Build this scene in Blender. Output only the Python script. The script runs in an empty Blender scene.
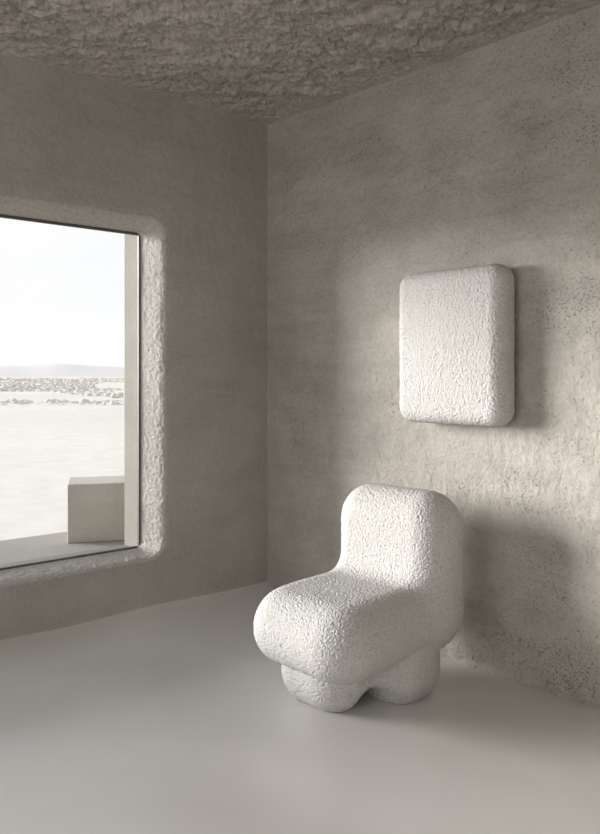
import bpy, bmesh, math, random
import numpy as np
from mathutils import Vector, noise, Matrix
random.seed(4)
C = bpy.context.scene.collection
CAM = Vector((-2.729, -3.319, 1.2))
XW, YW, H = -5.5, -6.0, 2.54      # room extents

# ---------------------------------------------------------------- materials
def new_mat(name):
    m = bpy.data.materials.new(name); m.use_nodes = True
    nt = m.node_tree
    for n in list(nt.nodes): nt.nodes.remove(n)
    out = nt.nodes.new('ShaderNodeOutputMaterial')
    b = nt.nodes.new('ShaderNodeBsdfPrincipled')
    nt.links.new(b.outputs[0], out.inputs[0])
    return m, nt, b
def coords(nt, scale=(1,1,1)):
    t = nt.nodes.new('ShaderNodeTexCoord'); mp = nt.nodes.new('ShaderNodeMapping')
    mp.inputs['Scale'].default_value = scale
    nt.links.new(t.outputs['Object'], mp.inputs[0]); return mp.outputs[0]
def nz(nt, vec, scale, detail=6, rough=.55, dist=0):
    n = nt.nodes.new('ShaderNodeTexNoise'); n.inputs['Scale'].default_value = scale
    n.inputs['Detail'].default_value = detail; n.inputs['Roughness'].default_value = rough
    n.inputs['Distortion'].default_value = dist
    nt.links.new(vec, n.inputs['Vector']); return n.outputs[0]
def ramp(nt, fac, stops):
    r = nt.nodes.new('ShaderNodeValToRGB'); e = r.color_ramp.elements
    while len(e) < len(stops): e.new(.5)
    for i, (p, c) in enumerate(stops):
        e[i].position = p
        e[i].color = (c, c, c, 1) if isinstance(c, (int, float)) else (*c, 1)
    nt.links.new(fac, r.inputs[0]); return r.outputs[0]
def mul(nt, a, b, fac=1.0, mode='MULTIPLY'):
    m = nt.nodes.new('ShaderNodeMix'); m.data_type = 'RGBA'; m.blend_type = mode
    m.inputs[0].default_value = fac
    nt.links.new(a, m.inputs[6]); nt.links.new(b, m.inputs[7]); return m.outputs[2]
def math_(nt, op, a, b):
    m = nt.nodes.new('ShaderNodeMath'); m.operation = op
    for i, x in enumerate((a, b)):
        if isinstance(x, (int, float)): m.inputs[i].default_value = x
        else: nt.links.new(x, m.inputs[i])
    return m.outputs[0]
def bump(nt, h, dist, strength=1.0, prev=None):
    b = nt.nodes.new('ShaderNodeBump'); b.inputs['Distance'].default_value = dist
    b.inputs['Strength'].default_value = strength
    nt.links.new(h, b.inputs['Height'])
    if prev is not None: nt.links.new(prev, b.inputs['Normal'])
    return b.outputs[0]

def plaster(name, c0, c1, pits=0.0, grain=.004, band=0.0, pscale=70, und=.02, pdist=.006, thr=(.25, .34), mk=.09, low=0, gscale=60, cloud=.08, fdark=.86):
    m, nt, b = new_mat(name)
    v = coords(nt)
    big = nz(nt, v, 1.1, 6, .6, .4)
    col = ramp(nt, big, [(.3, c0), (.7, c1)])
    st = nz(nt, coords(nt, (.5, .5, 6)), 1.5, 7, .65, .2)
    col = mul(nt, col, ramp(nt, st, [(.34, 1 - band), (.60, 1.0)]))
    cd_ = nz(nt, coords(nt, (1, 1, 1.7)), 3.5, 9, .72, .3)
    col = mul(nt, col, ramp(nt, cd_, [(.34, 1 - cloud), (.60, 1.0)]))
    fine = nz(nt, v, gscale, 8, .7)
    col = mul(nt, col, ramp(nt, fine, [(.3, fdark), (.6, 1.0)]))
    nrm = bump(nt, nz(nt, v, 9, 6, .6), und, .6)
    nrm = bump(nt, st, und*.4, .5, nrm)
    nrm = bump(nt, fine, grain, .8, nrm)
    if pits > 0:
        pn = nz(nt, coords(nt, (1, 1, 1.5)), pscale, 7, .68, .3)
        mask = nz(nt, coords(nt, (.9, .9, 2.6)), 2.2, 8, .7, .3)
        am = ramp(nt, mask, [(.44, 0.0), (.64, mk)])
        f = math_(nt, 'SUBTRACT', pn, am)
        if low:      # rougher towards the foot of the wall
            s = nt.nodes.new('ShaderNodeSeparateXYZ'); nt.links.new(v, s.inputs[0])
            lw = ramp(nt, s.outputs['Z'], [(0, low), (.4, 0.0)])
            f = math_(nt, 'SUBTRACT', f, lw)
        pr = ramp(nt, f, [(thr[0], 0.0), (thr[1], 1.0)])
        dk = ramp(nt, pr, [(0, 1 - pits), (1, 1.0)])
        col = mul(nt, col, dk)
        nrm = bump(nt, pr, pdist, .8, nrm)
    nt.links.new(col, b.inputs['Base Color']); nt.links.new(nrm, b.inputs['Normal'])
    b.inputs['Roughness'].default_value = .92
    b.inputs['Specular IOR Level'].default_value = .2
    return m
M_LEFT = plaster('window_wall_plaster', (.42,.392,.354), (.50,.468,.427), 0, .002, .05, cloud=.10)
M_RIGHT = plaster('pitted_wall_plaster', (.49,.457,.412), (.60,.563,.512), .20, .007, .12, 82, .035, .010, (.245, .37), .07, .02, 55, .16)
M_CEIL = plaster('rough_ceiling_plaster', (.57,.52,.465), (.72,.66,.60), 0, .018, 0, 30, .03, .010, gscale=42, cloud=.1, fdark=.68)
M_REVEAL = plaster('window_reveal_plaster', (.53,.502,.463), (.63,.60,.558), 0, .014, 0, 70, .008, gscale=75, cloud=.04, fdark=.76)
M_CONC = plaster('terrace_concrete', (.54,.508,.455), (.59,.558,.505), 0, .001, .05, 60, .003)
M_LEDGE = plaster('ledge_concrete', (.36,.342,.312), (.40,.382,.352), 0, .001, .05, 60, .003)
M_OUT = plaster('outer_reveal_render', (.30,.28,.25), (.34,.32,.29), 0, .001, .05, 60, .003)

def floor_mat():
    m, nt, b = new_mat('polished_microcement')
    v = coords(nt)
    col = ramp(nt, nz(nt, v, 1.2, 3, .5, .5), [(.3, (.64,.624,.60)), (.7, (.76,.745,.72))])
    nt.links.new(col, b.inputs['Base Color'])
    nt.links.new(ramp(nt, nz(nt, v, 1.6, 2, .5), [(.3, .28), (.7, .38)]), b.inputs['Roughness'])
    b.inputs['Specular IOR Level'].default_value = .6
    return m
M_FLOOR = floor_mat()

def boucle():
    m, nt, b = new_mat('white_boucle_wool')
    v = coords(nt)
    vo = nt.nodes.new('ShaderNodeTexVoronoi'); vo.inputs['Scale'].default_value = 135
    vo.feature = 'F1'; nt.links.new(v, vo.inputs['Vector'])
    # the wool loops: pale crowns, shade between them painted into the colour
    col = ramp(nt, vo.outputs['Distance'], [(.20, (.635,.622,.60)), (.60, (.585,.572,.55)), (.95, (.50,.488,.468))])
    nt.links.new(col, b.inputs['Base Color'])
    sq = math_(nt, 'POWER', vo.outputs['Distance'], 2.0)
    nrm = bump(nt, math_(nt, 'SUBTRACT', 1.0, sq), .0042, .8)
    nt.links.new(nrm, b.inputs['Normal'])
    b.inputs['Roughness'].default_value = 1
    b.inputs['Specular IOR Level'].default_value = 0
    return m
M_BOUCLE = boucle()

def simple(name, c, r=.6, metal=0):
    m, nt, b = new_mat(name)
    col = ramp(nt, nz(nt, coords(nt), 30, 3), [(.3, tuple(x*.92 for x in c)), (.7, c)])
    nt.links.new(col, b.inputs['Base Color'])
    b.inputs['Roughness'].default_value = r; b.inputs['Metallic'].default_value = metal
    return m
M_FRAME = simple('dark_bronze_metal', (.10,.09,.08), .5)
def sand():
    m, nt, b = new_mat('pale_sand')
    v = coords(nt)
    col = ramp(nt, nz(nt, coords(nt, (.05,.12,1)), 1.0, 7, .6, .3), [(.3, (.72,.68,.615)), (.7, (.80,.765,.705))])
    col = mul(nt, col, ramp(nt, nz(nt, v, 2.5, 8, .7), [(.3, .88), (.6, 1.0)]))
    nt.links.new(col, b.inputs['Base Color'])
    nt.links.new(bump(nt, nz(nt, v, 1.2, 8, .6), .02, .3), b.inputs['Normal'])
    b.inputs['Roughness'].default_value = 1; b.inputs['Specular IOR Level'].default_value = .05
    return m
M_SAND = sand()
M_ROCK = simple('desert_rock', (.60,.565,.52), .95)
M_HILL = simple('hazy_hill', (.68,.66,.635), 1)
def glass():
    m = bpy.data.materials.new('clear_window_glass'); m.use_nodes = True
    nt = m.node_tree
    for n in list(nt.nodes): nt.nodes.remove(n)
    out = nt.nodes.new('ShaderNodeOutputMaterial'); mx = nt.nodes.new('ShaderNodeMixShader')
    tr = nt.nodes.new('ShaderNodeBsdfTransparent'); gl = nt.nodes.new('ShaderNodeBsdfGlossy')
    gl.inputs['Roughness'].default_value = .02
    tr.inputs[0].default_value = (.99,.99,.99,1); mx.inputs[0].default_value = .02
    nt.links.new(tr.outputs[0], mx.inputs[1]); nt.links.new(gl.outputs[0], mx.inputs[2])
    nt.links.new(mx.outputs[0], out.inputs[0]); return m
M_GLASS = glass()

# ---------------------------------------------------------------- helpers
def mesh_obj(name, verts, faces, mat, smooth=True, origin=(0,0,0)):
    o3 = Vector(origin)
    me = bpy.data.meshes.new(name)
    me.from_pydata([tuple(Vector(v) - o3) for v in verts], [], faces)
    me.update()
    if smooth: me.polygons.foreach_set('use_smooth', [True]*len(me.polygons))
    me.materials.append(mat)
    o = bpy.data.objects.new(name, me); C.objects.link(o); o.location = o3
    return o
def box(name, lo, hi, mat, bevel=0, origin=None):
    lo, hi = Vector(lo), Vector(hi); c = (lo+hi)/2
    org = Vector(origin) if origin is not None else Vector((c.x, c.y, lo.z))
    bm = bmesh.new(); bmesh.ops.create_cube(bm, size=1)
    for v in bm.verts:
        v.co = Vector((v.co.x*(hi.x-lo.x), v.co.y*(hi.y-lo.y), v.co.z*(hi.z-lo.z))) + c - org
    if bevel: bmesh.ops.bevel(bm, geom=bm.edges[:], offset=bevel, segments=3, affect='EDGES', profile=.5)
    me = bpy.data.meshes.new(name); bm.to_mesh(me); bm.free(); me.materials.append(mat)
    o = bpy.data.objects.new(name, me); C.objects.link(o); o.location = org
    return o
def structure(o): o['kind'] = 'structure'; return o

# ---------------------------------------------------------------- room
WX0, WX1, WZ0, WZ1 = -4.3, -0.68, 0.35, 1.90
def ring(x0, x1, z0, z1, y, r, nx=520, nz_=260, nc=20):
    pts = []
    def side(a, b, n):
        return [(a[0]+(b[0]-a[0])*i/n, a[1]+(b[1]-a[1])*i/n) for i in range(n)]
    def arc(cx, cz, a0):
        return [(cx+r*math.cos(a0+i*math.pi/2/nc), cz+r*math.sin(a0+i*math.pi/2/nc)) for i in range(nc)]
    pts += side((x0+r, z0), (x1-r, z0), nx); pts += arc(x1-r, z0+r, -math.pi/2)
    pts += side((x1, z0+r), (x1, z1-r), nz_); pts += arc(x1-r, z1-r, 0)
    pts += side((x1-r, z1), (x0+r, z1), nx); pts += arc(x0+r, z1-r, math.pi/2)
    pts += side((x0, z1-r), (x0, z0+r), nz_); pts += arc(x0+r, z0+r, math.pi)
    return [(p[0], y, p[1]) for p in pts]
def wall_with_window():
    prof = [(.13, 0, .0), (.10, .000, .3), (.075, .002, .7), (.056, .006, 1), (.043, .015, 1), (.034, .030, 1),
            (.026, .055, 1), (.019, .085, 1), (.012, .115, 1), (.006, .140, .8), (0, .168, 0)]
    sub = 4; P2 = []
    for a, b in zip(prof[:-1], prof[1:]):
        for i in range(sub): P2.append(tuple(a[j]+(b[j]-a[j])*i/sub for j in range(3)))
    P2.append(prof[-1])
    rings = [(ring(XW, 0, 0, H+.05, 0, .0005), 0)]
    for g, y, a in P2:
        rings.append((ring(WX0-g, WX1+g, WZ0-g*.7, WZ1+g, y, .03+g*1.2), a))
    n = len(rings[0][0]); V = []; F = []
    for k, (r, a) in enumerate(rings):
        for p in r:
            v = Vector(p)
            if a:
                d = noise.fractal(v*65, .6, 2, 3)*.0034*a + noise.noise(v*4)*.003*a + noise.noise(v*18)*.002*a
                v += Vector((-1 if v.x > -1 and WZ0 < v.z < WZ1 else 0, -.6, -1 if v.z > WZ1 else (1 if v.z < WZ0 else 0)))*d
            V.append(v)
    nin = len(rings)
    for (x0, x1, z0, z1, y) in [(WX0-.1, WX1, WZ0-.012, WZ1+.12, .17), (WX0-.1, WX1, WZ0-.012, WZ1+.12, .315), (XW-.3, .3, -.2, H+.3, .315)]:
        V += [Vector(p) for p in ring(x0, x1, z0, z1, y, .001)]
    nr = len(V)//n
    for k in range(nr-1):
        for i in range(n):
            j = (i+1) % n
            F.append((k*n+i, k*n+j, (k+1)*n+j, (k+1)*n+i))
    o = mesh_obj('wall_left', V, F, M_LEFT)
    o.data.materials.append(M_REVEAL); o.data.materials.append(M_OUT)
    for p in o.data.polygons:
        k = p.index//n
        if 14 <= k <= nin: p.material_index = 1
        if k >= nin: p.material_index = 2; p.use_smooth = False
    return structure(o)
wall_with_window()

def grid_surface(name, nu, nv, fn, mat):
    V = [fn(i/nu, j/nv) for i in range(nu+1) for j in range(nv+1)]
    F = [(i*(nv+1)+j, (i+1)*(nv+1)+j, (i+1)*(nv+1)+j+1, i*(nv+1)+j+1) for i in range(nu) for j in range(nv)]
    return structure(mesh_obj(name, V, F, mat))
def rwall(u, v):
    p = Vector((0, YW*u**1.5, (H+.05)*v))
    d = noise.fractal(p*3, .9, 2, 3)*.005*min(1, -p.y/.2)
    e = max(0, 1-p.z/.16)
    d += e*e*(.010 + noise.fractal(p*16, .7, 2, 3)*.010)
    return Vector((-max(0, d), p.y, p.z))
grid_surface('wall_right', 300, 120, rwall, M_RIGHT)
def rceil(u, v):
    p = Vector((XW*(1-u)+.05*u, YW*(1-v)+.05*v, H))
    q = Vector((p.x, p.y, 0))
    # ridges dragged by the trowel, roughly across the view
    s, t = q.x*.747-q.y*.666, q.x*.666+q.y*.747
    f = noise.fractal(Vector((s*4, t*9, 0)), .7, 2.1, 7)
    g = abs(noise.fractal(Vector((s*13+5, t*26, 2)), .6, 2.0, 5))
    edge = min(1, max(0, min(-p.x, -p.y)/.2))
    lo = noise.noise(q*1.6)*.02
    z = H - .005 - (.024*f - .042*g + lo)*(.1+.9*edge)
    return Vector((p.x, p.y, min(z, H+.05)))
grid_surface('ceiling', 700, 760, rceil, M_CEIL)
RW, RH = .50, .095
def rfloor(u, v):
    x = XW*(1-u)
    if v <= .6: return Vector((x, YW+(-RW-YW)*v/.6, 0))
    t = (v-.6)/.4
    h = RH*(1+.12*noise.noise(Vector((x*2.2, 3, 0))))
    return Vector((x, -RW*(1-t)-.001, h*t*t*t*.5+h*.5*t*t))
grid_surface('floor', 90, 60, rfloor, M_FLOOR)
structure(box('wall_back', (XW-.3, YW-.2, -.1), (.2, YW, H+.2), M_LEFT))
def side_wall():
    y0, y1, z0, z1 = -5.2, -.9, .5, 2.3  # unseen opening, added to hold the fill lamp
    V = []; F = []
    outer = [(YW, 0), (0, 0), (0, H), (YW, H)]; inner = [(y0, z0), (y1, z0), (y1, z1), (y0, z1)]
    for x in (XW, XW-.3):
        V += [(x, a, b) for a, b in outer] + [(x, a, b) for a, b in inner]
    for i in range(4):
        j = (i+1) % 4
        F += [(i, j, 4+j, 4+i), (8+j, 8+i, 12+i, 12+j), (4+i, 4+j, 12+j, 12+i), (i, 8+i, 8+j, j)]
    return structure(mesh_obj('wall_side', V, F, M_LEFT, smooth=False))
side_wall()

def frame_mesh():
    t, y0, y1 = .011, .160, .176
    V = []; F = []
    a = [(WX0-.01, WZ0-.012), (WX1+.004, WZ0-.012), (WX1+.004, WZ1+.01), (WX0-.01, WZ1+.01)]
    b = [(WX0+t, WZ0+t*.6), (WX1-t*.75, WZ0+t*.6), (WX1-t*.75, WZ1-t), (WX0+t, WZ1-t)]
    for y in (y0, y1):
        V += [(p[0], y, p[1]) for p in a] + [(p[0], y, p[1]) for p in b]
    for i in range(4):
        j = (i+1) % 4
        F += [(i, j, 4+j, 4+i), (8+j, 8+i, 12+i, 12+j), (4+i, 4+j, 12+j, 12+i), (i, 8+i, 8+j, j)]
    return F, V
F_, V_ = frame_mesh()
win = structure(mesh_obj('window_1', V_, F_, M_FRAME, smooth=False, origin=((WX0+WX1)/2, .17, WZ0)))
pane = box('pane', (WX0+.01, .167, WZ0+.005), (WX1-.008, .171, WZ1-.01), M_GLASS)
pane.parent = win; pane.matrix_parent_inverse = Matrix.Translation(-win.location)

# ---------------------------------------------------------------- upholstery (blended rounded volumes)
def sd_pill(P, lo, hi, r, r2, ax):
    """box whose outline seen along axis ax has corner radius r2, edges rolled with radius r"""
    lo, hi = np.array(lo), np.array(hi); c = (lo+hi)/2; h = (hi-lo)/2
    o = [i for i in range(3) if i != ax]
    q2 = np.abs(P[:, o]-c[o])-(h[o]-r2)
    d2 = np.linalg.norm(np.maximum(q2, 0), axis=1)+np.minimum(q2.max(axis=1), 0)-r2
    q = np.stack([d2+r, np.abs(P[:, ax]-c[ax])-h[ax]+r], 1)
    return np.linalg.norm(np.maximum(q, 0), axis=1)+np.minimum(q.max(axis=1), 0)-r
def smin(a, b, k):
    h = np.maximum(k-np.abs(a-b), 0)/k
    return np.minimum(a, b)-h*h*k*.25
def smax(a, b, k): return -smin(-a, -b, k)
def bbox_mesh(bm, lo, hi):
    lo, hi = Vector(lo), Vector(hi)
    bmesh.ops.create_cube(bm, size=1, matrix=Matrix.Translation((lo+hi)/2) @ Matrix.Diagonal((*(hi-lo), 1)))
def build(boxes, sdf, voxel=.0030, smooth_it=40, floor=None, amp=.0013):
    bm = bmesh.new()
    for lo, hi in boxes: bbox_mesh(bm, lo, hi)
    me = bpy.data.meshes.new('tmp'); bm.to_mesh(me); bm.free()
    o = bpy.data.objects.new('tmp', me); C.objects.link(o)
    m = o.modifiers.new('r', 'REMESH'); m.mode = 'VOXEL'; m.voxel_size = voxel
    s = o.modifiers.new('s', 'SMOOTH'); s.factor = .5; s.iterations = smooth_it
    dg = bpy.context.evaluated_depsgraph_get(); dg.update()
    res = bpy.data.meshes.new_from_object(o.evaluated_get(dg))
    bpy.data.objects.remove(o)
    P = np.empty(len(res.vertices)*3); res.vertices.foreach_get('co', P); P = P.reshape(-1, 3)
    F = [tuple(p.vertices) for p in res.polygons]
    E = np.empty(len(res.edges)*2, dtype=np.int32); res.edges.foreach_get('vertices', E); E = E.reshape(-1, 2)
    n = len(P)
    deg = np.bincount(E.ravel(), minlength=n).astype(float)
    bpy.data.meshes.remove(res)
    def grad(P):
        e = 1e-4
        g = np.stack([sdf(P+np.eye(3)[i]*e)-sdf(P-np.eye(3)[i]*e) for i in range(3)], 1)
        return g/np.maximum(np.linalg.norm(g, axis=1, keepdims=True), 1e-9)
    for it in range(20):
        g = grad(P); P = P-g*(sdf(P)*.85)[:, None]
        if it < 16:      # tangential relaxation
            S = np.stack([np.bincount(E[:, 0], P[E[:, 1], k], n)+np.bincount(E[:, 1], P[E[:, 0], k], n) for k in range(3)], 1)
            L = S/deg[:, None]-P; L -= g*(L*g).sum(1, keepdims=True); P = P+L*.6
    N = grad(P); V = []
    for p, nn in zip(P, N):
        p = Vector(p)
        hgt = noise.noise(p*120)+noise.noise(p*120+Vector((31, 7, 3)))
        q = p + Vector(nn)*(amp*hgt + .001*noise.noise(p*8))
        if floor is not None: q.z = max(floor, q.z)
        V.append(q)
    return V, F
def part(name, data, origin, keep=None, mat=M_BOUCLE):
    V, F = data
    full = bpy.data.meshes.new('f'); full.from_pydata([tuple(v) for v in V], [], F); full.update()
    fn = [v.normal.copy() for v in full.vertices]
    if keep: F = [f for f in F if keep(V[f[0]])]
    used = sorted({i for f in F for i in f}); mp = {a: b for b, a in enumerate(used)}
    o = mesh_obj(name, [V[i] for i in used], [tuple(mp[i] for i in f) for f in F], mat, True, origin)
    o.data.normals_split_custom_set_from_vertices([fn[i] for i in used])
    bpy.data.meshes.remove(full)
    return o

ORG = Vector((-.51, -1.19, 0))
chair = bpy.data.objects.new('lounge_chair', None); C.objects.link(chair); chair.location = ORG
chair.empty_display_size = .2
chair['label'] = 'chunky rounded armless white boucle lounge chair standing near plaster wall'
chair['category'] = 'chair'
SB = ((-.888, -1.466, .146), (-.212, -.893, .412))
BB = ((-.418, -1.468, .17), (-.172, -.916, .752))
def sdf_body(P):
    Q = P.copy(); t = np.clip((-.40-P[:, 0])/.47, 0, 2); Q[:, 2] += .028*t*t
    a = sd_pill(Q, *SB, .131, .165, 2); b = sd_pill(P, *BB, .118, .140, 0)
    return smin(a, b, .085)
D = build([(SB[0], SB[1]), (BB[0], BB[1])], sdf_body)
back = lambda c: c.z > .43 and c.x > -.60
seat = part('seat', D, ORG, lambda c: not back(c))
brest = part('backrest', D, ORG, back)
L1 = ((-.808, -1.350, -.028), (-.535, -.98, .30), .128, .135, 2); L2 = ((-.612, -1.454, -.028), (-.266, -.95, .30), .132, .160, 2)
def sdf_legs(P):
    f = smin(sd_pill(P, *L1), sd_pill(P, *L2), .08)
    a = (np.sqrt(((P[:, 0]+.605)/.055)**2+((P[:, 2]+.005)/.062)**2)-1)*.055
    return smax(f, -a, .06)
D = build([((-.803, -1.345, -.02), (-.65, -.98, .28)), ((-.69, -1.345, .08), (-.50, -.98, .28)), ((-.54, -1.455, -.02), (-.275, -.96, .28))],
             sdf_legs, .0034, floor=.001)
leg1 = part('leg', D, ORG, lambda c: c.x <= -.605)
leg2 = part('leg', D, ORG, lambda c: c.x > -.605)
for p in (seat, brest, leg1, leg2):
    p.parent = chair; p.matrix_parent_inverse = Matrix.Translation(-ORG)

PB = ((-.144, -1.562, 1.000), (-.012, -1.030, 1.632))
def sdf_panel(P):
    Q = P.copy()      # slightly puffed front face
    u = np.clip(1-((P[:, 1]+1.296)/.27)**2, 0, 1)*np.clip(1-((P[:, 2]-1.316)/.32)**2, 0, 1)
    Q[:, 0] += .010*u*(P[:, 0] < -.07)
    return sd_pill(Q, *PB, .055, .066, 0)
D = build([PB], sdf_panel)
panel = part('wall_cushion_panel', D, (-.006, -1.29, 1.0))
panel['label'] = 'thick white boucle upholstered rectangular panel mounted on plaster wall'
panel['category'] = 'wall panel'

# ---------------------------------------------------------------- outside
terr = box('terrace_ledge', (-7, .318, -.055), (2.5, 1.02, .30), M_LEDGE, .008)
terr['label'] = 'low smooth concrete terrace ledge outside the window'; terr['category'] = 'ledge'
blk = box('concrete_block', (0, 0, 0), (.46, .32, .315), M_CONC, .006, origin=(0, 0, 0))
blk.location = (-.805, .70, .3005); blk.rotation_euler = (0, 0, math.radians(-27))
blk['label'] = 'plain beige concrete bench block standing on the ledge outside the window'; blk['category'] = 'bench'

def ground():
    V = []; F = []
    nr, na = 90, 72
    for i in range(nr+1):
        rr = .3*math.pow(3000/.3, i/nr)
        for j in range(na+1):
            a = math.radians(180*j/na)
            x, y = -1.5+rr*math.cos(a), .33+rr*math.sin(a)
            z = -.06
            if rr > 6: z += noise.noise(Vector((x*.05, y*.05, 0)))*min(.35, (rr-6)*.012)
            V.append((x, y, z))
    for i in range(nr):
        for j in range(na):
            F.append((i*(na+1)+j, (i+1)*(na+1)+j, (i+1)*(na+1)+j+1, i*(na+1)+j+1))
    o = mesh_obj('desert_ground', V, F, M_SAND)
    o['label'] = 'pale flat desert sand stretching to the horizon'; o['category'] = 'sand'; o['kind'] = 'stuff'
ground()
def hills():
    V = []; F = []; n = 240; m = 6
    for i in range(n+1):
        a = math.radians(20 + 120*i/n)
        hgt = 4 + 8*max(0, noise.fractal(Vector((a*4, 2.3, 0)), .8, 2, 4)+.5)
        for k in range(m+1):
            t = k/m; rr = 620+260*t
            z = hgt*math.sin(t*math.pi/2) + .4*noise.noise(Vector((a*60, t*5, 1)))
            V.append((rr*math.cos(a)-1.5, rr*math.sin(a), z-1))
    for i in range(n):
        for k in range(m):
            F.append((i*(m+1)+k, (i+1)*(m+1)+k, (i+1)*(m+1)+k+1, i*(m+1)+k+1))
    o = mesh_obj('desert_hills', V, F, M_HILL)
    o['label'] = 'low hazy desert hills along the horizon'; o['category'] = 'hills'
hills()
def rubble():
    V = []; F = []
    t = bmesh.new(); bmesh.ops.create_icosphere(t, subdivisions=1, radius=1)
    bv = [v.co.copy() for v in t.verts]; bf = [tuple(v.index for v in f.verts) for f in t.faces]; t.free()
    for _ in range(9000):
        d = 31*math.pow(9, random.random()); a = math.radians(random.uniform(48, 86))
        x, y = CAM.x+d*math.cos(a), CAM.y+d*math.sin(a)
        if noise.noise(Vector((x*.10, y*.05, 5))) < -.08: continue
        s = random.uniform(.04, .15)*(1+d/110); b0 = len(V)
        for v in bv:
            k = 1+random.uniform(-.3, .3)
            V.append((x+v.x*s*k*1.3, y+v.y*s*k*1.3, v.z*s*k*.8))
        F += [tuple(b0+i for i in f) for f in bf]
    o = mesh_obj('rock_rubble', V, F, M_ROCK, smooth=False)
    o['label'] = 'scattered low grey rocks across the desert sand'; o['category'] = 'rocks'; o['kind'] = 'stuff'
rubble()

# ---------------------------------------------------------------- light
w = bpy.data.worlds.new('sky'); bpy.context.scene.world = w; w.use_nodes = True
nt = w.node_tree; bg = nt.nodes['Background']
tc = nt.nodes.new('ShaderNodeTexCoord'); sx = nt.nodes.new('ShaderNodeSeparateXYZ')
nt.links.new(tc.outputs['Generated'], sx.inputs[0])
grad = ramp(nt, sx.outputs['Z'], [(0.0, (.90,.90,.90)), (.10, (.87,.885,.905)), (.30, (.81,.85,.90)), (.8, (.62,.71,.84))])
mp = nt.nodes.new('ShaderNodeMapping'); mp.inputs['Scale'].default_value = (1, 1, 5)
nt.links.new(tc.outputs['Generated'], mp.inputs[0])
cl = ramp(nt, nz(nt, mp.outputs[0], 2.2, 6, .55, .4), [(.36, 0.0), (.58, 1.0)])
mx = nt.nodes.new('ShaderNodeMix'); mx.data_type = 'RGBA'
nt.links.new(cl, mx.inputs[0]); nt.links.new(grad, mx.inputs[6]); mx.inputs[7].default_value = (.92,.92,.915,1)
nt.links.new(mx.outputs[2], bg.inputs[0]); bg.inputs[1].default_value = 1.15

def look(o, d): o.rotation_euler = Vector(d).to_track_quat('-Z', 'Y').to_euler()
s = bpy.data.lights.new('sun', 'SUN'); s.energy = 8.0; s.angle = math.radians(29); s.color = (1, .985, .965)
so = bpy.data.objects.new('sun', s); C.objects.link(so); so.location = (-5, 6, 4); look(so, (.59, -.79, -.13))
def area(name, loc, d, sx_, sy_, e, col=(1, .982, .955), portal=False):
    l = bpy.data.lights.new(name, 'AREA'); l.shape = 'RECTANGLE'; l.size = sx_; l.size_y = sy_; l.energy = e; l.color = col
    o = bpy.data.objects.new(name, l); C.objects.link(o); o.location = loc; look(o, d)
    if portal: l.cycles.is_portal = True
    return o
area('side_fill_light', (XW-.05, -3.0, 1.45), (1, .0, .25), 4.0, 1.7, 46)  # added fill lamp, out of view, lifts the right wall and room
area('window_portal', ((WX0+WX1)/2, .2, 1.12), (0, -1, 0), 3.6, 1.55, 1, portal=True)

# ---------------------------------------------------------------- camera
cd = bpy.data.cameras.new('camera'); cam = bpy.data.objects.new('camera', cd); C.objects.link(cam)
cam.location = CAM; cam.rotation_euler = (math.radians(90), 0, -math.asin(.666))
cd.sensor_width = 36; cd.lens = 802/834*36; cd.shift_y = -42/834
cd.clip_end = 5000; cd.clip_start = .05
bpy.context.scene.camera = cam
sc = bpy.context.scene
sc.view_settings.view_transform = 'Standard'; sc.view_settings.look = 'None'
